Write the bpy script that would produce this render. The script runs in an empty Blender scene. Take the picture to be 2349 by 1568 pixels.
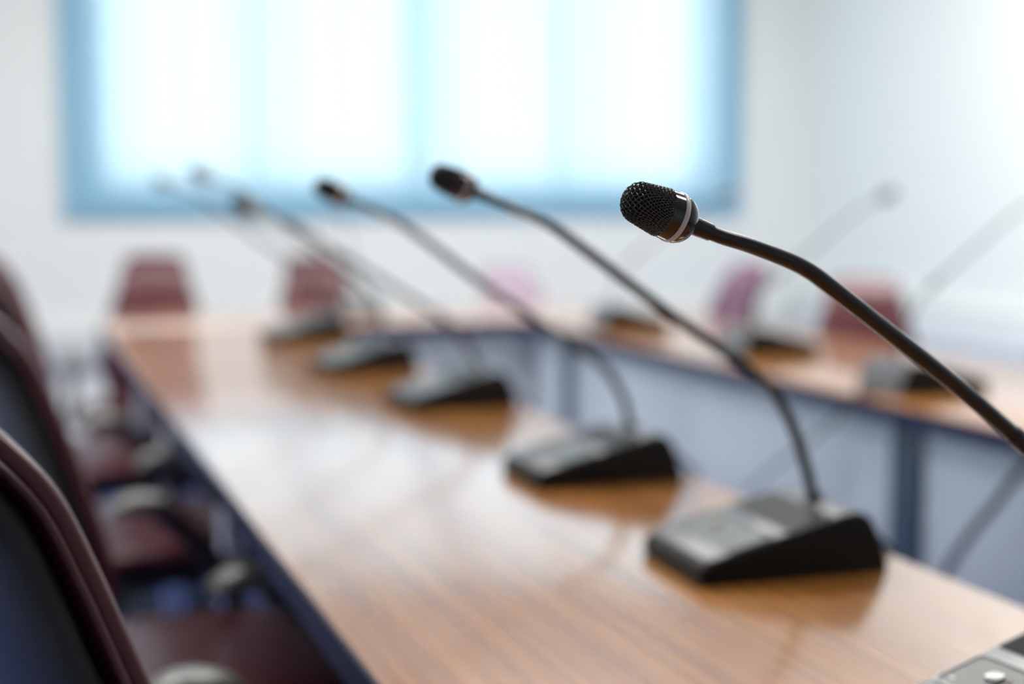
import bpy, bmesh, math, random
from mathutils import Vector, Matrix
random.seed(7)
C = bpy.context.scene.collection
SC = bpy.context.scene
PI = math.pi

# ------------------------------------------------------------------ camera, world, light, exposure
cam_d = bpy.data.cameras.new('camera')
cam_d.sensor_width = 36.0
cam_d.lens = 50.0
cam_d.clip_start = 0.02
cam_d.dof.use_dof = True
cam_d.dof.aperture_fstop = 2.5
cam_d.dof.focus_distance = 0.785
cam_d.dof.aperture_blades = 0
cam = bpy.data.objects.new('camera', cam_d)
C.objects.link(cam)
cam.location = (0, 0, 1.11)
cam.rotation_euler = (math.radians(90 - 5.76), 0, math.radians(-19.71))
SC.camera = cam

SC.view_settings.view_transform = 'Standard'
SC.view_settings.look = 'None'
SC.view_settings.gamma = 1
SC.view_settings.use_curve_mapping = False
SC.view_settings.exposure = 0.33

w = bpy.data.worlds.new('daylight')
SC.world = w
w.use_nodes = True
nt = w.node_tree
bg = nt.nodes['Background']
tc = nt.nodes.new('ShaderNodeTexCoord')
sep = nt.nodes.new('ShaderNodeSeparateXYZ')
rmp = nt.nodes.new('ShaderNodeValToRGB')
rmp.color_ramp.elements[0].position = 0.0
rmp.color_ramp.elements[0].color = (0.93, 0.95, 0.96, 1)
rmp.color_ramp.elements[1].position = 0.6
rmp.color_ramp.elements[1].color = (0.86, 0.93, 1.0, 1)
nt.links.new(tc.outputs['Generated'], sep.inputs[0])
nt.links.new(sep.outputs['Z'], rmp.inputs[0])
nt.links.new(rmp.outputs[0], bg.inputs[0])
bg.inputs[1].default_value = 4.8

CEIL = 2.8
def ceiling_fill_light(x, y, power, parent):
    l = bpy.data.lights.new('fill_light', 'AREA')
    l.shape = 'RECTANGLE'; l.size = 1.15; l.size_y = 0.55
    l.energy = power; l.color = (1.0, 0.985, 0.95)
    o = bpy.data.objects.new('fill_light', l)
    C.objects.link(o); o.parent = parent
    o.location = (0, 0, -0.03)
    return o
FILL_POWER = 37
FILL_LAMPS = [(-0.35, 3.35), (1.15, 3.35), (2.65, 3.35), (1.7, 1.1)]

# ------------------------------------------------------------------ materials
def mat(name, col, rough=0.5, metal=0.0, coat=0.0, coat_rough=0.05, spec=0.5, sheen=0.0):
    m = bpy.data.materials.new(name); m.use_nodes = True
    b = m.node_tree.nodes['Principled BSDF']
    b.inputs['Base Color'].default_value = (*col, 1)
    b.inputs['Roughness'].default_value = rough
    b.inputs['Metallic'].default_value = metal
    b.inputs['Coat Weight'].default_value = coat
    b.inputs['Coat Roughness'].default_value = coat_rough
    b.inputs['Specular IOR Level'].default_value = spec
    b.inputs['Sheen Weight'].default_value = sheen
    return m

def noisy(m, scale, amount, stretch=(1, 1, 1), bump=0.0, detail=4):
    """break a material's base colour up with object-space noise"""
    t = m.node_tree; b = t.nodes['Principled BSDF']
    col = tuple(b.inputs['Base Color'].default_value)[:3]
    tc = t.nodes.new('ShaderNodeTexCoord'); mp = t.nodes.new('ShaderNodeMapping')
    mp.inputs['Scale'].default_value = stretch
    n = t.nodes.new('ShaderNodeTexNoise'); n.inputs['Scale'].default_value = scale
    n.inputs['Detail'].default_value = detail
    r = t.nodes.new('ShaderNodeValToRGB')
    r.color_ramp.elements[0].position = 0.3; r.color_ramp.elements[1].position = 0.7
    r.color_ramp.elements[0].color = (*[c * (1 - amount) for c in col], 1)
    r.color_ramp.elements[1].color = (*[min(1, c * (1 + amount)) for c in col], 1)
    t.links.new(tc.outputs['Object'], mp.inputs[0]); t.links.new(mp.outputs[0], n.inputs['Vector'])
    t.links.new(n.outputs['Fac'], r.inputs[0]); t.links.new(r.outputs[0], b.inputs['Base Color'])
    if bump:
        bp = t.nodes.new('ShaderNodeBump'); bp.inputs['Strength'].default_value = bump
        bp.inputs['Distance'].default_value = 0.002
        t.links.new(n.outputs['Fac'], bp.inputs['Height']); t.links.new(bp.outputs[0], b.inputs['Normal'])
    return m

M = {}
M['wall'] = noisy(mat('wall_paint', (0.83, 0.855, 0.84), 0.75), 30, 0.01, bump=0.05)
M['wall_far'] = noisy(mat('window_wall_paint', (0.80, 0.83, 0.815), 0.75), 30, 0.01, bump=0.05)
M['ceiling'] = noisy(mat('ceiling_paint', (0.85, 0.86, 0.85), 0.85), 60, 0.02)
M['carpet'] = noisy(mat('blue_carpet', (0.012, 0.05, 0.27), 0.95, sheen=0.2), 300, 0.35, bump=0.5)
M['frame'] = mat('window_frame_paint', (0.75, 0.78, 0.8), 0.35)
M['trunk'] = noisy(mat('trunking_plastic', (0.62, 0.66, 0.66), 0.4), 12, 0.02)
M['trunk_lid'] = noisy(mat('trunking_lid', (0.80, 0.83, 0.84), 0.4), 12, 0.02)
M['navy'] = noisy(mat('dark_slate_edge_band', (0.014, 0.022, 0.065), 0.6, spec=0.2), 50, 0.1)
M['panel'] = noisy(mat('blue_grey_laminate', (0.50, 0.56, 0.63), 0.38), 4, 0.03, (1, 1, 0.3))
M['panel_lit'] = noisy(mat('lit_grey_laminate', (0.86, 0.90, 0.91), 0.38), 4, 0.03, (1, 1, 0.3))  # lighter laminate copy: brighter light on the far panel put into its colour
M['panel_dark'] = noisy(mat('dark_blue_post', (0.035, 0.06, 0.10), 0.4), 8, 0.05)
M['chrome'] = mat('brushed_steel', (0.62, 0.62, 0.66), 0.28, 1.0)
M['body'] = noisy(mat('black_abs_plastic', (0.009, 0.008, 0.007), 0.5, spec=0.2), 400, 0.2, bump=0.03)
M['plate'] = noisy(mat('dark_grey_satin_plate', (0.085, 0.09, 0.097), 0.40, spec=0.6), 90, 0.08)
M['plate_silver'] = noisy(mat('silver_painted_plate', (0.30, 0.31, 0.30), 0.38, 0.35), 90, 0.05)
M['screen'] = noisy(mat('grey_control_panel', (0.095, 0.10, 0.095), 0.36, spec=0.45), 25, 0.10)
M['slot'] = mat('black_grille_plastic', (0.006, 0.006, 0.006), 0.6)
M['ribs'] = mat('dark_grey_grille_ribs', (0.05, 0.05, 0.05), 0.35)
M['button'] = mat('silver_button', (0.50, 0.49, 0.45), 0.35, 0.5)
M['button_dark'] = mat('olive_grey_button', (0.17, 0.18, 0.10), 0.4)
M['mark_white'] = mat('white_printed_mark', (0.8, 0.82, 0.85), 0.4)
M['mark_red'] = mat('dark_red_lens', (0.10, 0.015, 0.01), 0.2)
M['tube'] = mat('black_satin_tube', (0.012, 0.011, 0.011), 0.24, spec=0.55)
M['neck'] = mat('black_flexible_neck', (0.012, 0.012, 0.012), 0.38)
M['cap'] = mat('gloss_black_cap', (0.010, 0.010, 0.010), 0.1, spec=0.6, coat=0.4, coat_rough=0.05)
M['ring'] = mat('frosted_indicator_ring', (0.70, 0.66, 0.64), 0.28, spec=0.6)
M['wire'] = mat('black_lacquered_wire', (0.09, 0.088, 0.082), 0.28, 0.5, spec=0.8)
M['foam'] = noisy(mat('black_foam', (0.010, 0.010, 0.009), 0.95), 1500, 0.4)
M['cable'] = mat('black_cable_jacket', (0.03, 0.035, 0.04), 0.5)
M['vinyl'] = noisy(mat('burgundy_vinyl', (0.080, 0.016, 0.021), 0.38, spec=0.35, coat=0.25, coat_rough=0.2), 9, 0.12, bump=0.12)
M['vinyl_sheen_pink'] = noisy(mat('vinyl_painted_sheen_pink', (0.38, 0.29, 0.36), 0.35), 9, 0.12, bump=0.15)  # light sheen on the chair vinyl painted in as pale pink
M['vinyl_sheen_mauve'] = noisy(mat('vinyl_painted_sheen_mauve', (0.14, 0.05, 0.095), 0.35), 9, 0.12, bump=0.15)  # reflected light on the vinyl put into a mauve base colour
M['shell'] = noisy(mat('black_chair_plastic', (0.032, 0.032, 0.031), 0.42, spec=0.3), 60, 0.1, bump=0.03)
M['arm_pad'] = noisy(mat('arm_pad_painted_reflection', (0.17, 0.17, 0.155), 0.35), 60, 0.1)  # reflection on the armrest tops painted as lighter grey
M['castor'] = mat('castor_rubber', (0.01, 0.01, 0.01), 0.6)
M['diffuser'] = mat('lamp_diffuser', (0.9, 0.9, 0.88), 0.5)
_b = M['diffuser'].node_tree.nodes['Principled BSDF']
_b.inputs['Emission Color'].default_value = (1, 0.99, 0.96, 1)
_b.inputs['Emission Strength'].default_value = 1.6

def wood():
    m = mat('orange_walnut_laminate', (0.4, 0.17, 0.06), 0.22, coat=1.0, coat_rough=0.13, spec=0.5)
    t = m.node_tree; b = t.nodes['Principled BSDF']
    b.inputs['Coat IOR'].default_value = 2.0
    tc = t.nodes.new('ShaderNodeTexCoord'); mp = t.nodes.new('ShaderNodeMapping')
    mp.inputs['Scale'].default_value = (46, 0.7, 1)
    n = t.nodes.new('ShaderNodeTexNoise'); n.inputs['Scale'].default_value = 1.6
    n.inputs['Detail'].default_value = 5; n.inputs['Distortion'].default_value = 0.4
    r = t.nodes.new('ShaderNodeValToRGB'); e = r.color_ramp.elements
    e[0].position = 0.30; e[0].color = (0.34, 0.13, 0.028, 1)
    e[1].position = 0.74; e[1].color = (0.62, 0.29, 0.074, 1)
    k = r.color_ramp.elements.new(0.5); k.color = (0.48, 0.195, 0.042, 1)
    mp2 = t.nodes.new('ShaderNodeMapping'); mp2.inputs['Scale'].default_value = (160, 3, 1)
    n2 = t.nodes.new('ShaderNodeTexNoise'); n2.inputs['Scale'].default_value = 2.0; n2.inputs['Detail'].default_value = 3
    mx = t.nodes.new('ShaderNodeMixRGB'); mx.blend_type = 'MULTIPLY'; mx.inputs[0].default_value = 0.2
    r2 = t.nodes.new('ShaderNodeValToRGB'); r2.color_ramp.elements[0].color = (0.45, 0.4, 0.36, 1)
    r2.color_ramp.elements[0].position = 0.35; r2.color_ramp.elements[1].position = 0.6
    L = t.links.new
    L(tc.outputs['Object'], mp.inputs[0]); L(mp.outputs[0], n.inputs['Vector']); L(n.outputs['Fac'], r.inputs[0])
    L(tc.outputs['Object'], mp2.inputs[0]); L(mp2.outputs[0], n2.inputs['Vector']); L(n2.outputs['Fac'], r2.inputs[0])
    L(r.outputs[0], mx.inputs[1]); L(r2.outputs[0], mx.inputs[2]); L(mx.outputs[0], b.inputs['Base Color'])
    return m
M['wood'] = wood()

def blind_fabric():
    m = bpy.data.materials.new('pale_blue_blind_fabric'); m.use_nodes = True
    t = m.node_tree
    for n in list(t.nodes):
        if n.type != 'OUTPUT_MATERIAL': t.nodes.remove(n)
    out = [n for n in t.nodes if n.type == 'OUTPUT_MATERIAL'][0]
    d = t.nodes.new('ShaderNodeBsdfDiffuse'); d.inputs[0].default_value = (0.25, 0.55, 0.75, 1)
    tr = t.nodes.new('ShaderNodeBsdfTranslucent')
    tp = t.nodes.new('ShaderNodeBsdfTransparent')
    tc = t.nodes.new('ShaderNodeTexCoord'); mp = t.nodes.new('ShaderNodeMapping')
    mp.inputs['Scale'].default_value = (22, 1, 0.25)
    ns = t.nodes.new('ShaderNodeTexNoise'); ns.inputs['Scale'].default_value = 1.0; ns.inputs['Detail'].default_value = 2
    r = t.nodes.new('ShaderNodeValToRGB')
    r.color_ramp.elements[0].position = 0.3; r.color_ramp.elements[0].color = (0.80, 0.86, 0.90, 1)
    r.color_ramp.elements[1].position = 0.7; r.color_ramp.elements[1].color = (0.92, 0.94, 0.97, 1)
    a = t.nodes.new('ShaderNodeMixShader'); a.inputs[0].default_value = 0.37
    b = t.nodes.new('ShaderNodeMixShader'); b.inputs[0].default_value = 0.05
    L = t.links.new
    L(tc.outputs['Object'], mp.inputs[0]); L(mp.outputs[0], ns.inputs['Vector']); L(ns.outputs['Fac'], r.inputs[0])
    L(r.outputs[0], tr.inputs[0])
    L(d.outputs[0], a.inputs[1]); L(tr.outputs[0], a.inputs[2])
    L(a.outputs[0], b.inputs[1]); L(tp.outputs[0], b.inputs[2]); L(b.outputs[0], out.inputs[0])
    return m
M['blind'] = blind_fabric()

def glass():
    m = bpy.data.materials.new('window_glass'); m.use_nodes = True
    t = m.node_tree
    for n in list(t.nodes):
        if n.type != 'OUTPUT_MATERIAL': t.nodes.remove(n)
    out = [n for n in t.nodes if n.type == 'OUTPUT_MATERIAL'][0]
    g = t.nodes.new('ShaderNodeBsdfGlossy'); g.inputs['Roughness'].default_value = 0.02
    tp = t.nodes.new('ShaderNodeBsdfTransparent'); tp.inputs[0].default_value = (0.93, 0.97, 0.96, 1)
    f = t.nodes.new('ShaderNodeFresnel'); f.inputs[0].default_value = 1.5
    mx = t.nodes.new('ShaderNodeMixShader')
    t.links.new(f.outputs[0], mx.inputs[0]); t.links.new(tp.outputs[0], mx.inputs[1]); t.links.new(g.outputs[0], mx.inputs[2])
    t.links.new(mx.outputs[0], out.inputs[0])
    return m
M['glass'] = glass()

# ------------------------------------------------------------------ helpers
def V(*a): return Vector(a)

def obj(name, bm, m, parent=None, smooth=True, angle=35):
    bmesh.ops.recalc_face_normals(bm, faces=bm.faces[:])
    me = bpy.data.meshes.new(name)
    bm.to_mesh(me); bm.free()
    me.materials.append(m)
    if smooth:
        me.polygons.foreach_set('use_smooth', [True] * len(me.polygons))
        me.set_sharp_from_angle(angle=math.radians(angle))
    o = bpy.data.objects.new(name, me)
    C.objects.link(o)
    if parent: o.parent = parent
    return o

def thing(name, label, cat, loc=(0, 0, 0), rz=0, group=None):
    o = bpy.data.objects.new(name, None)
    o.empty_display_size = 0.05
    C.objects.link(o)
    o.location = loc; o.rotation_euler = (0, 0, rz)
    o['label'] = label; o['category'] = cat
    if group: o['group'] = group
    return o

def copy_tree(o, parent=None):
    c = o.copy(); C.objects.link(c)
    if parent: c.parent = parent
    for ch in list(o.children): copy_tree(ch, c)
    return c

def struct(name, bm, m, parent=None, **k):
    o = obj(name, bm, m, parent, **k)
    if parent is None: o['kind'] = 'structure'
    return o

def box(bm, x0, x1, y0, y1, z0, z1, bev=0.0, seg=2):
    vs = [bm.verts.new((x, y, z)) for x in (x0, x1) for y in (y0, y1) for z in (z0, z1)]
    idx = [(0, 1, 3, 2), (4, 6, 7, 5), (0, 4, 5, 1), (2, 3, 7, 6), (0, 2, 6, 4), (1, 5, 7, 3)]
    fs = [bm.faces.new([vs[i] for i in f]) for f in idx]
    if bev:
        es = list({e for f in fs for e in f.edges})
        bmesh.ops.bevel(bm, geom=es, offset=bev, segments=seg, affect='EDGES', profile=0.5)
    return bm

def newbox(*a, **k): return box(bmesh.new(), *a, **k)

def prism(bm, pts, lo, hi, axis='z', bev=0.0, seg=3):
    """extrude a closed outline; axis y: outline in xz; axis z: outline in xy"""
    def P(p, h): return (p[0], p[1], h) if axis == 'z' else (p[0], h, p[1])
    a = [bm.verts.new(P(p, lo)) for p in pts]; b = [bm.verts.new(P(p, hi)) for p in pts]
    fa = bm.faces.new(a); fb = bm.faces.new(b)
    n = len(pts); es = list(fa.edges) + list(fb.edges)
    for i in range(n): bm.faces.new([a[i], a[(i + 1) % n], b[(i + 1) % n], b[i]])
    if bev: bmesh.ops.bevel(bm, geom=es, offset=bev, segments=seg, affect='EDGES', profile=0.5)
    return bm

def smoothpath(pts, sub=6):
    """Catmull-Rom through the points"""
    P = [Vector(p) for p in pts]
    P = [P[0] * 2 - P[1]] + P + [P[-1] * 2 - P[-2]]
    out = []
    for i in range(1, len(P) - 2):
        for k in range(sub):
            t = k / sub
            a, b, c, d = P[i - 1], P[i], P[i + 1], P[i + 2]
            out.append(0.5 * ((2 * b) + (c - a) * t + (2 * a - 5 * b + 4 * c - d) * t * t + (3 * b - a - 3 * c + d) * t ** 3))
    out.append(P[-2].copy())
    return out

def frames(path):
    T = []
    for i in range(len(path)):
        a = path[max(0, i - 1)]; b = path[min(len(path) - 1, i + 1)]
        T.append((b - a).normalized())
    up = V(0, 1, 0) if abs(T[0].y) < 0.9 else V(0, 0, 1)
    n = (up - T[0] * up.dot(T[0])).normalized()
    F = []
    for t in T:
        n = (n - t * n.dot(t)).normalized()
        F.append((n, t.cross(n)))
    return F

def tube(bm, path, r, n=12, cap=True):
    path = [Vector(p) for p in path]
    F = frames(path); rings = []
    for i, p in enumerate(path):
        rr = r[i] if isinstance(r, (list, tuple)) else r
        rings.append([bm.verts.new(p + F[i][0] * rr * math.cos(2 * PI * k / n) + F[i][1] * rr * math.sin(2 * PI * k / n)) for k in range(n)])
    for a, b in zip(rings, rings[1:]):
        for k in range(n): bm.faces.new([a[k], a[(k + 1) % n], b[(k + 1) % n], b[k]])
    if cap:
        bm.faces.new(rings[0]); bm.faces.new(rings[-1])
    return bm

def loft(bm, rows, n=28, ex=3.0):
    """rows of (centre, half-width vector, half-thickness vector): superellipse sections"""
    rings = []
    for c, a, b in rows:
        ring = []
        for k in range(n):
            t = 2 * PI * k / n; ct, st = math.cos(t), math.sin(t)
            ring.append(bm.verts.new(Vector(c) + Vector(a) * math.copysign(abs(ct) ** (2 / ex), ct) + Vector(b) * math.copysign(abs(st) ** (2 / ex), st)))
        rings.append(ring)
    for a, b in zip(rings, rings[1:]):
        for k in range(n): bm.faces.new([a[k], a[(k + 1) % n], b[(k + 1) % n], b[k]])
    bm.faces.new(rings[0]); bm.faces.new(rings[-1])
    return bm

def lathe(bm, prof, org, ax, n=40, close=True):
    """prof: (distance along ax, radius)"""
    ax = Vector(ax).normalized(); org = Vector(org)
    u = V(0, 1, 0) if abs(ax.y) < 0.9 else V(1, 0, 0)
    u = (u - ax * u.dot(ax)).normalized(); v = ax.cross(u)
    rings = [[bm.verts.new(org + ax * d + (u * math.cos(2 * PI * k / n) + v * math.sin(2 * PI * k / n)) * max(r, 1e-5)) for k in range(n)] for d, r in prof]
    for a, b in zip(rings, rings[1:]):
        for k in range(n): bm.faces.new([a[k], a[(k + 1) % n], b[(k + 1) % n], b[k]])
    if close:
        bm.faces.new(rings[0]); bm.faces.new(rings[-1])
    return bm

def rrect(x0, x1, y0, y1, r, n=5):
    out = []
    for cx, cy, a0 in ((x1 - r, y1 - r, 0), (x0 + r, y1 - r, 90), (x0 + r, y0 + r, 180), (x1 - r, y0 + r, 270)):
        for k in range(n + 1):
            a = math.radians(a0 + 90 * k / n)
            out.append((cx + r * math.cos(a), cy + r * math.sin(a)))
    return out

# ------------------------------------------------------------------ the room
X0, X1, Y0, Y1 = -1.7, 3.62, -2.6, 6.0
WX0, WX1, WZ0, WZ1 = 0.365, 3.165, 1.125, 2.62      # window opening
struct('floor', newbox(X0 - .2, X1 + .2, Y0 - .2, Y1 + .25, -0.1, 0), M['carpet'], smooth=False)
struct('ceiling', newbox(X0 - .2, X1 + .2, Y0 - .2, Y1 + .25, CEIL, CEIL + .1), M['ceiling'], smooth=False)
LY0, LY1, LZ0, LZ1 = 2.4, 4.6, 0.95, 2.35             # opening of an unseen side window, added for light from the left
bm = bmesh.new()
box(bm, X0 - .2, X0, Y0, LY0, 0, CEIL); box(bm, X0 - .2, X0, LY1, Y1, 0, CEIL)
box(bm, X0 - .2, X0, LY0, LY1, 0, LZ0); box(bm, X0 - .2, X0, LY0, LY1, LZ1, CEIL)
struct('wall_left', bm, M['wall'], smooth=False)
win2 = bpy.data.objects.new('added_side_window', None); C.objects.link(win2); win2['kind'] = 'structure'  # unseen window added to light the right wall and microphones
win2.location = (X0 - .12, LY0, LZ0)
bm = bmesh.new(); lw, lh = LY1 - LY0, LZ1 - LZ0
box(bm, 0, .06, 0, lw, 0, .05); box(bm, 0, .06, 0, lw, lh - .05, lh)
for k in range(5): box(bm, 0, .06, k * (lw - .05) / 4, k * (lw - .05) / 4 + .05, .05, lh - .05)
obj('window_frame', bm, M['frame'], win2, smooth=False)
for k in range(4): obj('pane', newbox(.027, .033, k * (lw - .05) / 4 + .05, (k + 1) * (lw - .05) / 4, .05, lh - .05), M['glass'], win2, smooth=False)
struct('wall_right', newbox(X1, X1 + .2, Y0, Y1, 0, CEIL), M['wall'], smooth=False)
struct('wall_back', newbox(X0 - .2, X1 + .2, Y0 - .2, Y0, 0, CEIL), M['wall'], smooth=False)
bm = bmesh.new()
box(bm, X0 - .2, WX0, Y1, Y1 + .22, 0, CEIL); box(bm, WX1, X1 + .2, Y1, Y1 + .22, 0, CEIL)
box(bm, WX0, WX1, Y1, Y1 + .22, 0, WZ0); box(bm, WX0, WX1, Y1, Y1 + .22, WZ1, CEIL)
struct('wall_far', bm, M['wall_far'], smooth=False)

# window: frame, mullions and four panes
win = bpy.data.objects.new('window_1', None); C.objects.link(win); win['kind'] = 'structure'
win.location = (WX0, Y1 + 0.15, WZ0)
ww, wh = WX1 - WX0, WZ1 - WZ0
bm = bmesh.new()
for a in ((0, ww, 0, .05), (0, ww, wh - .05, wh)): box(bm, a[0], a[1], 0, .06, a[2], a[3], bev=.004)
for x, h in ((0.0, .05), (0.655, .045), (1.345, .09), (2.05, .045), (ww - .05, .05)):
    box(bm, x, x + h, -0.02 if h > .1 else 0, .06, .045, wh - .045, bev=.004)
obj('window_frame', bm, M['frame'], win)
for x0, x1 in ((.05, .655), (.70, 1.335), (1.445, 2.05), (2.095, ww - .05)):
    obj('pane', newbox(x0, x1, .027, .033, .05, wh - .05), M['glass'], win, smooth=False)
obj('window_sill', newbox(-.0, ww, -.148, 0.0, -.001, 0.004, bev=.001), M['frame'], win)

# vertical blind in front of the window
bl = thing('vertical_blind', 'pale blue vertical fabric blind drawn across the bright window', 'blind', (0.235, Y1 - 0.03, 1.035))
bm = bmesh.new(); nsl = 36; BW = 3.055; sw = BW / nsl
for i in range(nsl):
    xc = (i + .5) * sw; hw = sw * .53; ang = math.radians(random.uniform(4, 9))
    n = 5; rows = []
    for z in (0.0, 1.68):
        row = []
        for k in range(n):
            t = k / (n - 1) * 2 - 1
            row.append(bm.verts.new((xc + hw * t * math.cos(ang), hw * t * math.sin(ang) - 0.004 * (1 - t * t), z)))
        rows.append(row)
    for k in range(n - 1): bm.faces.new([rows[0][k], rows[0][k + 1], rows[1][k + 1], rows[1][k]])
obj('slats', bm, M['blind'], bl)
obj('headrail', newbox(-.02, BW + .02, -.022, .022, 1.68, 1.725, bev=.004), M['frame'], bl)
bm = bmesh.new()
for i in range(nsl): box(bm, (i + .5) * sw - .035, (i + .5) * sw + .035, -.003, .003, -0.004, .012)
obj('slat_weights', bm, M['blind'], bl, smooth=False)

# cable trunking along the walls
def trunk(name, horizontal):
    if horizontal:
        o = struct(name, newbox(X0, X1 - .06, Y1 - .055, Y1, .44, .58, bev=.006), M['trunk'])
    else:
        o = struct(name, newbox(X1 - .055, X1, Y0, Y1, .43, .68, bev=.006), M['trunk'])
        obj('trunking_lid', newbox(X1 - .062, X1 - .054, Y0, Y1 - .07, .475, .635, bev=.003), M['trunk_lid'], o)
    return o
trunk('trim_1', True); trunk('trim_2', False)
struct('baseboard_far', newbox(X0, X1, Y1 - .015, Y1, 0, .09, bev=.003), M['trunk_lid'])
struct('baseboard_right', newbox(X1 - .015, X1, Y0, Y1 - .02, 0, .09, bev=.003), M['trunk_lid'])
struct('baseboard_left', newbox(X0, X0 + .015, Y0, Y1 - .02, 0, .09, bev=.003), M['trunk_lid'])

# ceiling lamps added out of view as fill light
where = [('leftmost', 'in the row towards the window'), ('middle one', 'in the row towards the window'), ('rightmost', 'in the row towards the window'), ('the single one', 'farther from the window')]
for (x, y), (s, wv) in zip(FILL_LAMPS, where):
    t = thing('added_ceiling_lamp', f'white oblong ceiling light panel added as unseen fill, {s} {wv}', 'ceiling light', (x, y, CEIL), 0, 'added ceiling fill panels')
    bm = bmesh.new()
    box(bm, -.6, .6, -.3, -.28, -.02, 0); box(bm, -.6, .6, .28, .3, -.02, 0)
    box(bm, -.6, -.58, -.28, .28, -.02, 0); box(bm, .58, .6, -.28, .28, -.02, 0)
    obj('lamp_frame', bm, M['frame'], t, smooth=False)
    obj('diffuser', newbox(-.58, .58, -.28, .28, -.012, -.002), M['diffuser'], t, smooth=False)
    ceiling_fill_light(x, y, FILL_POWER if y > 2 else 13, t)

# ------------------------------------------------------------------ tables
TZ = 0.75
def tabletop(t, pts):
    top = obj('tabletop', prism(bmesh.new(), pts, TZ - .028, TZ, bev=.0025, seg=2), M['wood'], t, angle=40)
    # a thin band round the rim, just proud of the wood
    n = len(pts); bm = bmesh.new()
    cx = sum(p[0] for p in pts) / n; cy = sum(p[1] for p in pts) / n
    def off(i, d):
        a, b, c = Vector(pts[i - 1]), Vector(pts[i]), Vector(pts[(i + 1) % n])
        e1 = (b - a).normalized(); e2 = (c - b).normalized()
        nn = Vector((e1.y, -e1.x)) + Vector((e2.y, -e2.x))
        nn.normalize(); k = 1 / max(.5, nn.dot(Vector((e1.y, -e1.x))))
        return b + nn * d * k
    area = sum(pts[i - 1][0] * pts[i][1] - pts[i][0] * pts[i - 1][1] for i in range(n))
    s = 1 if area > 0 else -1
    inn = [off(i, -s * .0008) for i in range(n)]; out = [off(i, s * .0025) for i in range(n)]
    z0, z1 = TZ - .034, TZ - .0035
    R = [[bm.verts.new((p.x, p.y, z)) for p in q] for q, z in ((inn, z0), (out, z0), (out, z1), (inn, z1))]
    for a in range(4):
        A, B = R[a], R[(a + 1) % 4]
        for i in range(n): bm.faces.new([A[i], A[(i + 1) % n], B[(i + 1) % n], B[i]])
    obj('edge_band', bm, M['navy'], top)
    return top

def steel_leg(t, x, y):
    bm = bmesh.new()
    tube(bm, [(x, y, .0), (x, y, .012)], .028, 20)
    tube(bm, [(x, y, .012), (x, y, TZ - .028)], .02, 20)
    o = obj('leg', bm, M['chrome'], t)
    return o

# near table, with the row of microphones on it
NX0, NX1, NY0, NY1 = 0.255, 0.842, -0.75, 3.994
t = thing('conference_table', 'long glossy wooden table running from the foreground towards the window', 'table')
tabletop(t, [(NX0, NY0), (NX1, NY0), (NX1, NY1), (NX0, NY1)])
for y in (-.6, 0.6, 2.37, 3.27):
    steel_leg(t, NX0 + .09, y)
for a, b in ((-.7, .78), (.84, 2.32), (2.38, 3.9)):
    obj('modesty_panel', newbox(NX1 - .075, NX1 - .055, a, b, .10, TZ - .03, bev=.002), M['panel'], t)
for y in (.81, 2.35): obj('post', newbox(NX1 - .09, NX1 - .05, y - .03, y + .03, 0, TZ - .03, bev=.003), M['panel_dark'], t)

# far table with rounded outer corners
FX0, FX1, FY0, FY1, FR = 0.255, 2.06, 4.0, 4.62, 0.36
pts = [(FX0, FY0), (FX1, FY0)]
for k in range(11):
    a = math.radians(90 * k / 10); pts.append((FX1 - FR + FR * math.cos(a), FY1 - FR + FR * math.sin(a)))
for k in range(11):
    a = math.radians(90 + 90 * k / 10); pts.append((FX0 + FR + FR * math.cos(a), FY1 - FR + FR * math.sin(a)))
t = thing('conference_table', 'short glossy wooden table with rounded corners joining the two long tables below the window', 'table')
tabletop(t, pts)
obj('modesty_panel', newbox(.79, 1.62, FY0 + .055, FY0 + .075, .10, TZ - .03, bev=.002), M['panel_lit'], t)
for x in (.745, 1.42): steel_leg(t, x, FY1 - .12)
for x in (.36, 1.60): steel_leg(t, x, FY0 + .1)

# right table, behind the gap
RX0, RX1, RY0, RY1 = 1.468, 2.06, -0.6, 3.994
t = thing('conference_table', 'long wooden table with blue-grey front panels on the far side of the gap', 'table')
tabletop(t, [(RX0, RY0), (RX1, RY0), (RX1, RY1), (RX0, RY1)])
for a, b in ((-.55, 1.1), (1.16, 2.075), (2.165, 2.30), (2.304, 2.99), (2.994, 3.70), (3.78, 3.99)):
    obj('modesty_panel', newbox(RX0 + .045, RX0 + .065, a, b, .10, TZ - .03, bev=.002), M['panel'], t)
for y, h in ((1.13, .03), (2.12, .045), (3.74, .04)):
    obj('post', newbox(RX0 + .035, RX0 + .08, y - h, y + h, 0, TZ - .03, bev=.003), M['panel_dark'], t)
for y in (-.4, 1.3, 2.6): steel_leg(t, RX1 - .07, y)

# ------------------------------------------------------------------ conference microphones
BASE_PROFILE = [(-.0960, .0), (.0960, .0), (.0985, .003), (.0985, .014), (.0955, .0195), (.0905, .0225),
                (-.0500, .0582), (-.0600, .0595), (-.0680, .0585), (-.0745, .0550), (-.0790, .0500), (-.0850, .0390), (-.0920, .0180), (-.0970, .004)]
SL = (.0582 - .0225) / (.0905 + .05)                 # slope of the top face
def top_z(x): return .0225 + (.0905 - x) * SL
HW = .065

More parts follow.
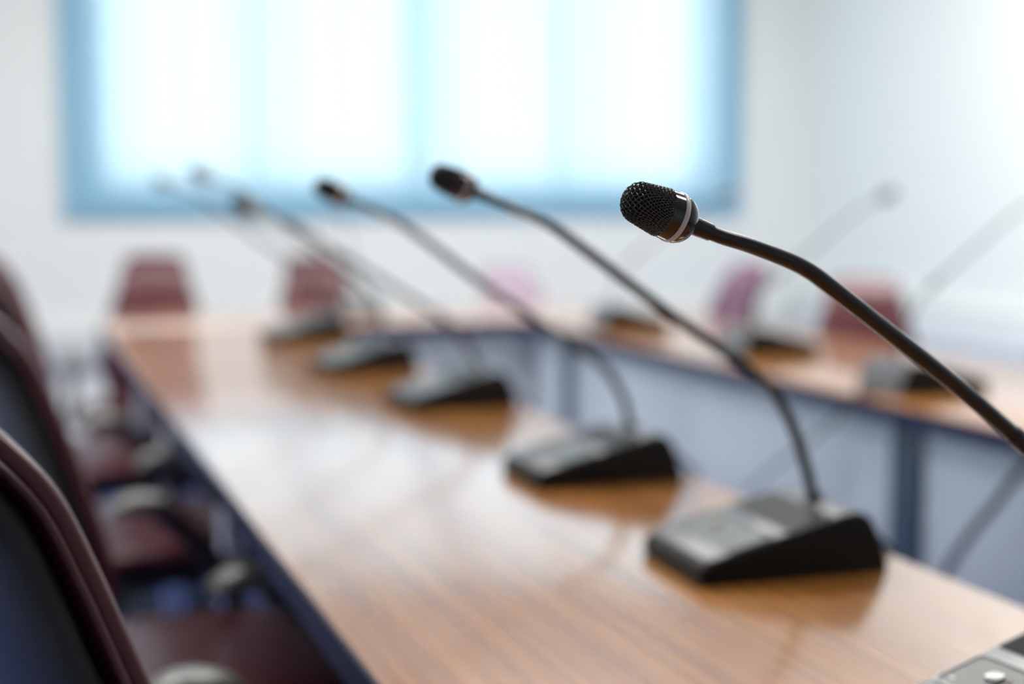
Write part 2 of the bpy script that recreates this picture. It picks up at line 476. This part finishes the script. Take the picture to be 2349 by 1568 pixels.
def on_top(bm, outline, h0, h1, bev=0.0):
    """a plate of the given xy outline lying on the sloping top, from h0 to h1 above it"""
    nx, nz = SL / math.hypot(SL, 1), 1 / math.hypot(SL, 1)
    a = [bm.verts.new((x + nx * h0, y, top_z(x) + nz * h0)) for x, y in outline]
    b = [bm.verts.new((x + nx * h1, y, top_z(x) + nz * h1)) for x, y in outline]
    bm.faces.new(a); fb = bm.faces.new(b); n = len(a)
    for i in range(n): bm.faces.new([a[i], a[(i + 1) % n], b[(i + 1) % n], b[i]])
    if bev: bmesh.ops.bevel(bm, geom=list(fb.edges), offset=bev, segments=2, affect='EDGES', profile=.5)
    return bm

def ring_plate(bm, outer, inner, h0, h1):
    nx, nz = SL / math.hypot(SL, 1), 1 / math.hypot(SL, 1)
    def P(p, h): return bm.verts.new((p[0] + nx * h, p[1], top_z(p[0]) + nz * h))
    n = len(outer)
    R = [[P(p, h) for p in q] for q, h in ((outer, h0), (outer, h1), (inner, h1), (inner, h0))]
    for a in range(4):
        for i in range(n): bm.faces.new([R[a][i], R[a][(i + 1) % n], R[(a + 1) % 4][(i + 1) % n], R[(a + 1) % 4][i]])
    return bm

# shape of the microphone head along its axis: distance from the front tip, radius
GR_L = .0252
def grille_profile(n=40):
    P = []
    for k in range(n + 1):
        a = PI / 2 * k / n; P.append((.0095 * (1 - math.cos(a)), .0112 * math.sin(a)))
    for k in range(1, n + 1):
        f = k / n; P.append((.0095 + (GR_L - .0095) * f, .0112 + .0023 * f ** 0.9))
    return P
GP = grille_profile()
ARC = [0.0]
for a, b in zip(GP, GP[1:]): ARC.append(ARC[-1] + math.hypot(b[0] - a[0], b[1] - a[1]))
SMAX = ARC[-1]
def gpoint(s):
    s = min(s, SMAX - 1e-9)
    lo = 0
    while ARC[lo + 1] < s: lo += 1
    f = (s - ARC[lo]) / (ARC[lo + 1] - ARC[lo])
    a, b = GP[lo], GP[lo + 1]
    t = Vector((b[0] - a[0], b[1] - a[1])).normalized()
    return a[0] + (b[0] - a[0]) * f, a[1] + (b[1] - a[1]) * f, t.y, -t.x      # d, r, and the outward normal's (-d, r) parts

def grille_mesh():
    """woven wire cloth pressed over the capsule; built with its tip at the origin, axis +X pointing back"""
    bm = bmesh.new(); pitch = .00235; wr = .00036; amp = .00032
    K = int(SMAX / pitch)
    for swap in (0, 1):
        for k in range(-K, K + 1):
            c = (k + .5 * (0 if K % 2 else 0)) * pitch
            if abs(c) >= SMAX: continue
            T = math.sqrt(SMAX ** 2 - c ** 2); n = max(6, int(2 * T / .00062))
            path = []
            for i in range(n + 1):
                t = -T + 2 * T * i / n
                s = math.hypot(c, t); th = math.atan2(t, c)
                if swap: th = PI / 2 - th
                th += math.radians(38)
                d, r, nd, nr = gpoint(s)
                off = amp * math.cos(PI * t / pitch + PI * k + (PI if swap else 0)) + .0002
                nl = math.hypot(nd, nr); dd = d - off * (nd / nl); rr = r + off * (-nr if False else abs(nr)) / nl
                path.append(V(dd, rr * math.cos(th), rr * math.sin(th)))
            tube(bm, path, wr, 5, cap=False)
    return bm
def _mesh(name, bm, m, smooth=True):
    bmesh.ops.recalc_face_normals(bm, faces=bm.faces[:])
    me = bpy.data.meshes.new(name); bm.to_mesh(me); bm.free(); me.materials.append(m)
    if smooth:
        me.polygons.foreach_set('use_smooth', [True] * len(me.polygons)); me.set_sharp_from_angle(angle=math.radians(40))
    return me

def make_head_meshes():
    E = {}
    E['wire_grille'] = _mesh('wire_grille', grille_mesh(), M['wire'])
    E['foam'] = _mesh('foam_lining', lathe(bmesh.new(), [(d + .0009, max(0, r - .0008)) for d, r in GP[::2]] + [(GR_L, .0122)], (0, 0, 0), (1, 0, 0)), M['foam'])
    g = GR_L
    cap = [(g - .0008, .0134), (g - .0004, .01385), (g + .0062, .0143), (g + .0064, .0137), (g + .0093, .0137), (g + .0095, .0142), (g + .0120, .0140),
           (g + .0150, .0128), (g + .0175, .0108), (g + .0190, .0085), (g + .0196, .0055), (g + .0197, .003)]
    E['capsule_body'] = _mesh('capsule_body', lathe(bmesh.new(), cap, (0, 0, 0), (1, 0, 0), 56), M['cap'])
    E['ring'] = _mesh('indicator_ring', lathe(bmesh.new(), [(g + .0063, .0136), (g + .0063, .0143), (g + .0068, .0147), (g + .0089, .0147), (g + .0094, .0143), (g + .0094, .0136)], (0, 0, 0), (1, 0, 0), 56), M['ring'])
    return E
HEAD = make_head_meshes()
HEAD_LEN = GR_L + .0195

def base_meshes(plate):
    B = {}
    B['base'] = _mesh('base', prism(bmesh.new(), BASE_PROFILE, -HW, HW, 'y', bev=.0032, seg=3), M['body'])
    B['foot'] = _mesh('foot', newbox(-.09, .09, -HW + .008, HW - .008, -.0012, .0015), M['slot'], False)
    outer = rrect(-.052, .0900, -HW + .003, HW - .003, .006, 4)
    B['top_plate'] = _mesh('top_plate', on_top(bmesh.new(), outer, -.0012, .0016, bev=.0006), M[plate])
    po, pi_ = rrect(.0200, .0670, -.0605, .0605, .006, 4), rrect(.0222, .0648, -.0583, .0583, .0045, 4)
    B['panel_rim'] = _mesh('panel_rim', ring_plate(bmesh.new(), po, pi_, .0014, .0028), M[plate])
    B['control_panel'] = _mesh('control_panel', on_top(bmesh.new(), pi_, .0014, .0018), M['screen'])
    B['speaker_grille'] = bmesh.new()
    g = B['speaker_grille']
    on_top(g, rrect(-.040, .0075, -.0600, .0600, .003, 3), .0013, .0019)
    for k in range(25):
        x = -.0388 + .0018 * k
        on_top(g, [(x, -.059), (x + .0008, -.059), (x + .0008, .059), (x, .059)], .0019, .0027)
    B['speaker_grille'] = _mesh('speaker_grille', g, M['slot' if plate == 'plate_silver' else 'ribs'], False)
    b = bmesh.new(); on_top(b, rrect(.0355, .0450, -.0300, -.0165, .002, 3), .0018, .0042, bev=.0006)
    B['talk_button'] = _mesh('talk_button', b, M['button' if plate == 'plate_silver' else 'button_dark'])
    b = bmesh.new(); on_top(b, [(.0380 + .0022 * math.cos(2 * PI * k / 16), -.0115 + .0022 * math.sin(2 * PI * k / 16)) for k in range(16)], .0018, .0027)
    B['indicator'] = _mesh('indicator_lamp', b, M['mark_red'])
    b = bmesh.new()
    for y0, y1, x0, x1 in ((-.0530, -.0515, .0545, .0580), (-.0508, -.0494, .0545, .0580), (-.0487, -.0465, .0553, .0572)):
        on_top(b, [(x0, y0), (x1, y0), (x1, y1), (x0, y1)], .0018, .00195)
    B['mark'] = _mesh('printed_mark', b, M['mark_white'], False)
    b = bmesh.new(); lathe(b, [(0, .0105), (.004, .0105), (.0055, .0095), (.0075, .0075), (.0105, .0068)], (-.0545, 0, top_z(-.0545) - .003), (.1, 0, 1), 28)
    B['neck_socket'] = _mesh('neck_socket', b, M['neck'])
    # glossy cover over the rounded rear
    b = bmesh.new(); pr = BASE_PROFILE[6:]; rows = []
    for i, (x, z) in enumerate(pr):
        a = pr[max(0, i - 1)]; c = pr[min(len(pr) - 1, i + 1)]
        t = Vector((c[0] - a[0], c[1] - a[1])).normalized(); nx, nz = t.y, -t.x
        if nx > 0 and i: nx, nz = -nx, -nz
        if nz < 0 and i < 4: nx, nz = -nx, -nz
        rows.append([b.verts.new((x + nx * o, y, z + nz * o)) for y, o in ((-HW + .0035, -.0004), (-HW + .0035, .0012), (HW - .0035, .0012), (HW - .0035, -.0004))])
    for p, q in zip(rows, rows[1:]):
        for k in range(4): b.faces.new([p[k], p[(k + 1) % 4], q[(k + 1) % 4], q[k]])
    b.faces.new(rows[0]); b.faces.new(rows[-1])
    B['rear_cover'] = _mesh('rear_cover', b, M[plate])
    if plate == 'plate':
        for me in B.values(): me.transform(Matrix.Diagonal((1.03, 1.04, 1, 1)))
    else:
        for me in B.values(): me.transform(Matrix.Diagonal((1, .895, 1, 1)))
    return B
BASES = {'plate': base_meshes('plate'), 'plate_silver': base_meshes('plate_silver')}

def put(name, me, parent, label=None):
    o = bpy.data.objects.new(name, me); C.objects.link(o); o.parent = parent
    if label: o['label'] = label
    return o

def make_microphone(label, x, y, rot_deg, neck, collar_i, plate='plate', cable=None, group='conference microphones on the long near table', NR=1.0, reach=0.0):
    """neck: (forward, up) points from the socket; collar_i: index of the point where the flexible part ends"""
    root = thing('conference_microphone', label, 'microphone', (x, y, TZ), math.radians(rot_deg), group)
    B = BASES[plate]
    b = put('base', B['base'], root)
    put('foot', B['foot'], b)
    tp = put('top_plate', B['top_plate'], root, 'silver top plate' if plate == 'plate_silver' else None)
    for k in ('panel_rim', 'speaker_grille', 'control_panel'):
        put(k, B[k], tp)
    put('rear_cover', B['rear_cover'], root)
    put('talk_button', B['talk_button'], tp)
    if plate == 'plate_silver':
        put('indicator_lamp', B['indicator'], tp); put('printed_mark', B['mark'], tp)
    put('neck_socket', B['neck_socket'], root)
    P = [V(a + reach * max(0, min(1, (a + .05) / .15)), 0, c) for a, c in neck]
    # axis of the head = last segment
    tip = P[-1]; ax = (P[-1] - P[-2]).normalized(); start = tip - ax * HEAD_LEN
    P = P[:-1] + [start]
    low = smoothpath([V(-.0545, 0, .058)] + P[:collar_i + 1], 14)
    # ribbed flexible neck
    dens = []
    for a, c in zip(low, low[1:]):
        n = max(1, int((c - a).length / .0011))
        for k in range(n): dens.append(a.lerp(c, k / n))
    dens.append(low[-1])
    rad = [NR * (.0056 + (.0003 if i % 2 else -.0001)) for i in range(len(dens))]
    obj('gooseneck', tube(bmesh.new(), dens, rad, 14), M['neck'], root)
    d0 = (P[collar_i + 1] - P[collar_i]).normalized(); c0 = P[collar_i]
    obj('neck_collar', lathe(bmesh.new(), [(-.010, .0044), (-.0095, .0066), (.007, .0066), (.0078, .0060), (.0078, .0030)], c0, d0, 24), M['neck'], root)
    up = smoothpath(P[collar_i:], 8)
    obj('boom_tube', tube(bmesh.new(), up, [NR * (.0056 - .0014 * i / len(up)) for i in range(len(up))], 20), M['tube'], root)
    # sleeve between tube and head
    obj('head_sleeve', lathe(bmesh.new(), [(-.0145, .0038), (-.0145, .0044), (-.0141, .0051), (-.001, .0056), (.002, .0056)], start, ax, 32), M['tube'], root)
    q = (-ax).to_track_quat('X', 'Z')                # head meshes run backwards along +X
    hb = put('capsule_body', HEAD['capsule_body'], root)
    hb.location = tip; hb.rotation_mode = 'QUATERNION'; hb.rotation_quaternion = q
    put('wire_grille', HEAD['wire_grille'], hb); put('foam_lining', HEAD['foam'], hb)
    put('indicator_ring', HEAD['ring'], hb, 'pale frosted ring')
    if cable:
        bm = bmesh.new(); tube(bm, smoothpath(cable, 8), .0028, 10)
        c = obj('cable', bm, M['cable'], root)
        c2 = obj('cable_plug', newbox(-.106, -.094, cable[0][1] - .007, cable[0][1] + .007, .015, .027, bev=.002), M['body'], root)
    return root

NK1 = [(-.047, .088), (-.030, .140), (-.002, .173), (.047, .204), (.099, .241), (.169, .2870), (.202, .3085), (.214, .3160), (.227, .3222), (.243, .3280), (.262, .3340), (.280, .3388), (.3410, .3608)]
NK2 = [(-.047, .088), (-.030, .137), (-.006, .176), (.027, .203), (.102, .257), (.165, .302), (.198, .3255), (.212, .3345), (.229, .3430), (.256, .3540), (.280, .3635), (.327, .3830)]
NK3 = [(-.044, .100), (-.024, .135), (-.002, .157), (.031, .179), (.134, .253), (.200, .302), (.236, .327), (.252, .3365), (.270, .345), (.306, .360), (.346, .378)]
NK4 = [(-.044, .080), (-.036, .098), (-.010, .133), (.014, .155), (.120, .223), (.220, .286), (.253, .305), (.270, .315), (.290, .3235), (.335, .342), (.372, .357)]
NK5 = [(-.047, .088), (-.030, .140), (-.004, .180), (.030, .208), (.110, .272), (.200, .343), (.232, .367), (.248, .377), (.265, .385), (.300, .399), (.344, .417)]
NK6 = [(-.047, .088), (-.030, .140), (-.004, .178), (.030, .205), (.110, .266), (.215, .340), (.245, .360), (.262, .369), (.282, .377), (.320, .391), (.364, .407)]
CB = [(-.098, .02, .021), (-.112, .02, .022), (-.126, .018, .012), (-.136, .012, .0035), (-.15, .004, -.004), (-.153, .0, -.04), (-.153, -.01, -.25)]
CB2 = [(-.098, -.02, .021), (-.112, -.02, .024), (-.130, -.016, .022), (-.141, -.010, .008), (-.152, -.004, -.006), (-.156, .0, -.04), (-.156, -.01, -.25)]
make_microphone('nearest microphone, sharp wire-mesh head in focus, silver-topped desk unit cut off at the corner', .665, .752, 185, NK1, 3, 'plate_silver')
make_microphone('black wedge-base microphone with curved neck, the nearest one shown whole', .703, 1.220, 178, NK2, 3, cable=CB2, reach=.012)
make_microphone('blurred black gooseneck microphone, second whole unit back along the near table', .717, 1.690, 180, NK3, 3, cable=CB, reach=.016)
make_microphone('blurred grey-black microphone, third whole unit back along the near table', .738, 2.38, 185, NK4, 3, cable=CB, reach=.012)
make_microphone('blurred microphone with pale top, second from the far end of the near table row', .715, 2.93, 188, NK5, 3, reach=.02)
make_microphone('farthest microphone of the near table row, just before the corner', .730, 3.620, 190, NK6, 3, reach=.02)
G2 = 'conference microphones on the right-hand table'
make_microphone('black microphone base with blue-grey back, nearest on the right-hand table behind the foreground boom', 1.628, 2.250, 2, NK2, 3, group=G2, NR=.5)
make_microphone('small black microphone base on the right-hand table, middle one of three', 1.698, 2.950, 0, NK3, 3, group=G2, NR=.5)
make_microphone('farthest and faintest microphone base on the right-hand table', 1.672, 3.690, -3, NK2, 3, group=G2, NR=.5)
make_microphone('dark microphone unit on the short far table seen from its tall back', 1.010, 4.230, 88, NK3, 3, group='conference microphones on the far table', NR=.5)

# dark strands slanting down the front of the right-hand table
def panel_strand(label, pts, r):
    o = obj('dark_strand', tube(bmesh.new(), smoothpath(pts, 8), r, 12), M['cable'])
    o['label'] = label; o['category'] = 'cable'; o['group'] = 'dark strands slanting on the right-hand table front'
panel_strand('dark strand slanting down the blue-grey panel at the right edge of the picture',
              [(1.50, 1.66, .7535), (1.475, 1.68, .757), (1.457, 1.705, .74), (1.452, 1.75, .70), (1.450, 1.80, .64), (1.450, 1.87, .565), (1.450, 1.94, .47), (1.452, 2.0, .36), (1.47, 2.05, .2), (1.47, 2.1, .009)], .0075)
panel_strand('thin faint strand slanting down the pale panel behind the curved microphone neck',
              [(1.56, 2.20, .7535), (1.475, 2.215, .754), (1.459, 2.225, .74), (1.455, 2.27, .70), (1.453, 2.38, .63), (1.453, 2.52, .55), (1.455, 2.64, .45), (1.47, 2.72, .25), (1.47, 2.75, .006)], .0035)

# ------------------------------------------------------------------ chairs
def interp_rows(rows, sub=5):
    """rows of floats, Catmull-Rom"""
    P = [list(r) for r in rows]; n = len(P[0])
    P = [[2 * a - b for a, b in zip(P[0], P[1])]] + P + [[2 * a - b for a, b in zip(P[-1], P[-2])]]
    out = []
    for i in range(1, len(P) - 2):
        for k in range(sub):
            t = k / sub; a, b, c, d = P[i - 1], P[i], P[i + 1], P[i + 2]
            out.append([0.5 * (2 * b[j] + (c[j] - a[j]) * t + (2 * a[j] - 5 * b[j] + 4 * c[j] - d[j]) * t * t + (3 * b[j] - a[j] - 3 * c[j] + d[j]) * t ** 3) for j in range(n)])
    out.append(P[-2])
    return out

# back profile: x (forward), z, half width
BACK = [(-.195, .475, .110), (-.183, .485, .145), (-.165, .520, .165), (-.145, .580, .175), (-.136, .645, .175), (-.142, .700, .165), (-.153, .763, .148),
        (-.166, .815, .133), (-.180, .865, .118), (-.197, .910, .108), (-.220, .942, .100), (-.236, .959, .088), (-.246, .970, .055)]
def back_pad(thick, shift, scale, grow=0.0, curve=.030):
    rows = interp_rows(BACK, 5); bm = bmesh.new(); n = 40; rings = []
    N = len(rows)
    for i, (x, z, hw) in enumerate(rows):
        a = rows[max(0, i - 1)]; b = rows[min(N - 1, i + 1)]
        t = Vector((b[0] - a[0], b[1] - a[1])).normalized(); nx, nz = t.y, -t.x          # forward normal
        e = min(1, min(i, N - 1 - i) / 5.0); th = thick * (0.35 + .65 * math.sqrt(max(0, 1 - (1 - e) ** 2)))
        hw = max(.02, hw) * scale + grow
        ring = []
        for k in range(n):
            u = 2 * PI * k / n; ct, st = math.cos(u), math.sin(u)
            yy = hw * math.copysign(abs(ct) ** .62, ct); dd = th * math.copysign(abs(st) ** .72, st) + shift
            dd += curve * (yy / .2) ** 2
            ring.append(bm.verts.new((x + nx * dd, yy, z + nz * dd)))
        rings.append(ring)
    for a, b in zip(rings, rings[1:]):
        for k in range(n): bm.faces.new([a[k], a[(k + 1) % n], b[(k + 1) % n], b[k]])
    bm.faces.new(rings[0]); bm.faces.new(rings[-1])
    return bm

SEATROWS = [(-.225, .452, .150, .012), (-.215, .455, .185, .022), (-.17, .455, .212, .030), (-.05, .452, .232, .033), (.08, .455, .235, .033), (.20, .450, .225, .032),
            (.265, .440, .205, .028), (.29, .428, .180, .020), (.298, .420, .150, .010)]
def seat_pad(dz, k, tk):
    bm = bmesh.new()
    loft(bm, [((x * k, 0, z + dz), (0, hw * k, 0), (0, 0, th * tk)) for x, z, hw, th in interp_rows(SEATROWS, 4)], 36, 3.2)
    return bm

def arm(side):
    s = side * .245
    bm = bmesh.new()
    path = smoothpath([(.10, side * .17, .415), (.17, side * .215, .425), (.185, s, .465), (.155, s, .535), (.105, s, .595), (.062, s, .632)], 6)
    F = frames(path)
    rings = []; n = 12
    for i, p in enumerate(path):
        rings.append([bm.verts.new(p + F[i][0] * .019 * math.cos(2 * PI * k / n) + F[i][1] * .014 * math.sin(2 * PI * k / n)) for k in range(n)])
    for a, b in zip(rings, rings[1:]):
        for k in range(n): bm.faces.new([a[k], a[(k + 1) % n], b[(k + 1) % n], b[k]])
    bm.faces.new(rings[0]); bm.faces.new(rings[-1])
    return bm
def arm_pad(side):
    s = side * .245
    bm = bmesh.new()
    rows = [(-.010, .632, .012, .005), (-.004, .638, .022, .011), (.020, .645, .028, .016), (.050, .645, .029, .017), (.078, .638, .026, .015), (.094, .628, .018, .010), (.100, .620, .008, .004)]
    loft(bm, [((x, s, z), (0, a, 0), (0, 0, b)) for x, z, a, b in interp_rows(rows, 4)], 20, 2.6)
    return bm

def make_chair(label, group, vinyl='vinyl'):
    t = thing('conference_chair', label, 'chair', group=group)
    b = obj('backrest', back_pad(.017, 0.001, 1.0), M[vinyl], t, angle=60)
    # piping seam round the cushion
    rows = interp_rows(BACK, 3)
    seam = [V(x - .008, hw * 1.0 + .001, z) for x, z, hw in rows] + [V(x - .008, -hw * 1.0 - .001, z) for x, z, hw in rows[::-1]]
    seam = [p + V(.030 * (p.y / .2) ** 2, 0, 0) for p in seam]
    obj('piping', tube(bmesh.new(), seam, .0032, 8), M[vinyl], b)
    obj('back_shell', back_pad(.018, -.026, 1.0, -.003), M['shell'], t, angle=60)
    obj('seat', seat_pad(0, 1, 1), M[vinyl], t, angle=60)
    obj('seat_pan', seat_pad(-.045, .93, .62), M['shell'], t, angle=60)
    bm = bmesh.new()
    path = smoothpath([(.02, 0, .392), (-.16, 0, .388), (-.235, 0, .415), (-.245, 0, .48), (-.215, 0, .57), (-.200, 0, .62)], 5)
    loft(bm, [(p, (0, .035, 0), f[1] * .009) for p, f in zip(path, frames(path))], 20, 4)
    obj('back_bracket', bm, M['shell'], t)
    for s in (-1, 1):
        a = obj('armrest', arm(s), M['shell'], t)
        obj('arm_pad', arm_pad(s), M['arm_pad'], a)
    bm = bmesh.new()
    tube(bm, [(0, 0, .11), (0, 0, .25)], .026, 20); tube(bm, [(0, 0, .25), (0, 0, .385)], .014, 20)
    box(bm, -.09, .09, -.07, .07, .372, .396, bev=.006)
    obj('gas_column', bm, M['shell'], t)
    for k in range(5):
        a = 2 * PI * k / 5 + .3; d = V(math.cos(a), math.sin(a), 0); n = V(-d.y, d.x, 0)
        bm = bmesh.new()
        loft(bm, [(d * .02 + V(0, 0, .10), n * .028, V(0, 0, .022)), (d * .15 + V(0, 0, .092), n * .022, V(0, 0, .016)), (d * .29 + V(0, 0, .074), n * .017, V(0, 0, .011)), (d * .305 + V(0, 0, .072), n * .012, V(0, 0, .008))], 20, 3)
        lg = obj('leg', bm, M['shell'], t)
        bm = bmesh.new()
        for s in (-1, 1):
            lathe(bm, [(0, .018), (.003, .026), (.015, .026), (.018, .020)], d * .29 + n * (s * .012 if s > 0 else -.030) + V(0, 0, .0265), n, 20)
        tube(bm, [d * .29 + V(0, 0, .03), d * .29 + V(0, 0, .068)], .006, 8)
        obj('castor', bm, M['castor'], lg)
    return t

GL = 'burgundy chairs pushed in along the near table'
c0 = make_chair('nearest burgundy chair with black back shell at the bottom left corner', GL)
c0.location = (.180, 1.10, 0); c0.rotation_euler.z = math.radians(15)
def chair(label, x, y, deg, group, hz=1.0):
    c = copy_tree(c0); c.scale = (1, 1, hz); c['label'] = label; c['group'] = group
    c.location = (x, y, 0); c.rotation_euler = (0, 0, math.radians(deg))
    return c
chair('second burgundy chair from the foreground along the near table', .193, 1.96, 10, GL)
chair('third burgundy chair from the foreground along the near table', .190, 2.83, 8, GL)
c4 = chair('farthest burgundy chair of the left-hand row, armless, its back against the pale wall', .205, 3.70, 4, GL)
for ch in list(c4.children):
    if ch.name.startswith('armrest'):
        for g in list(ch.children): bpy.data.objects.remove(g)
        bpy.data.objects.remove(ch)
GF = 'burgundy chairs behind the far table'
chair('burgundy chair behind the far table, leftmost of those under the window', .455, 4.72, -98, GF, .945)
chair('burgundy chair behind the far table, under the middle pane of the window', 1.04, 4.74, -88, GF, .93)
sheen_chair = make_chair('chair with vinyl sheen painted pale pink behind the far table, directly behind its right end', GF, 'vinyl_sheen_pink')
sheen_chair.location = (1.80, 4.76, 0); sheen_chair.rotation_euler.z = math.radians(-80); sheen_chair.scale = (1, 1, .885)
GR = 'chairs behind the right-hand table'
f2 = make_chair('chair with vinyl sheen painted mauve behind the right-hand table, turned side-on', GR, 'vinyl_sheen_mauve'); f2.scale = (1, 1, .925)
f2.location = (2.05, 4.08, 0); f2.rotation_euler = (0, 0, math.radians(178))
chair('dark burgundy chair behind the right-hand table, crossed by the foreground microphone boom', 2.275, 3.42, -124, GR, .90)
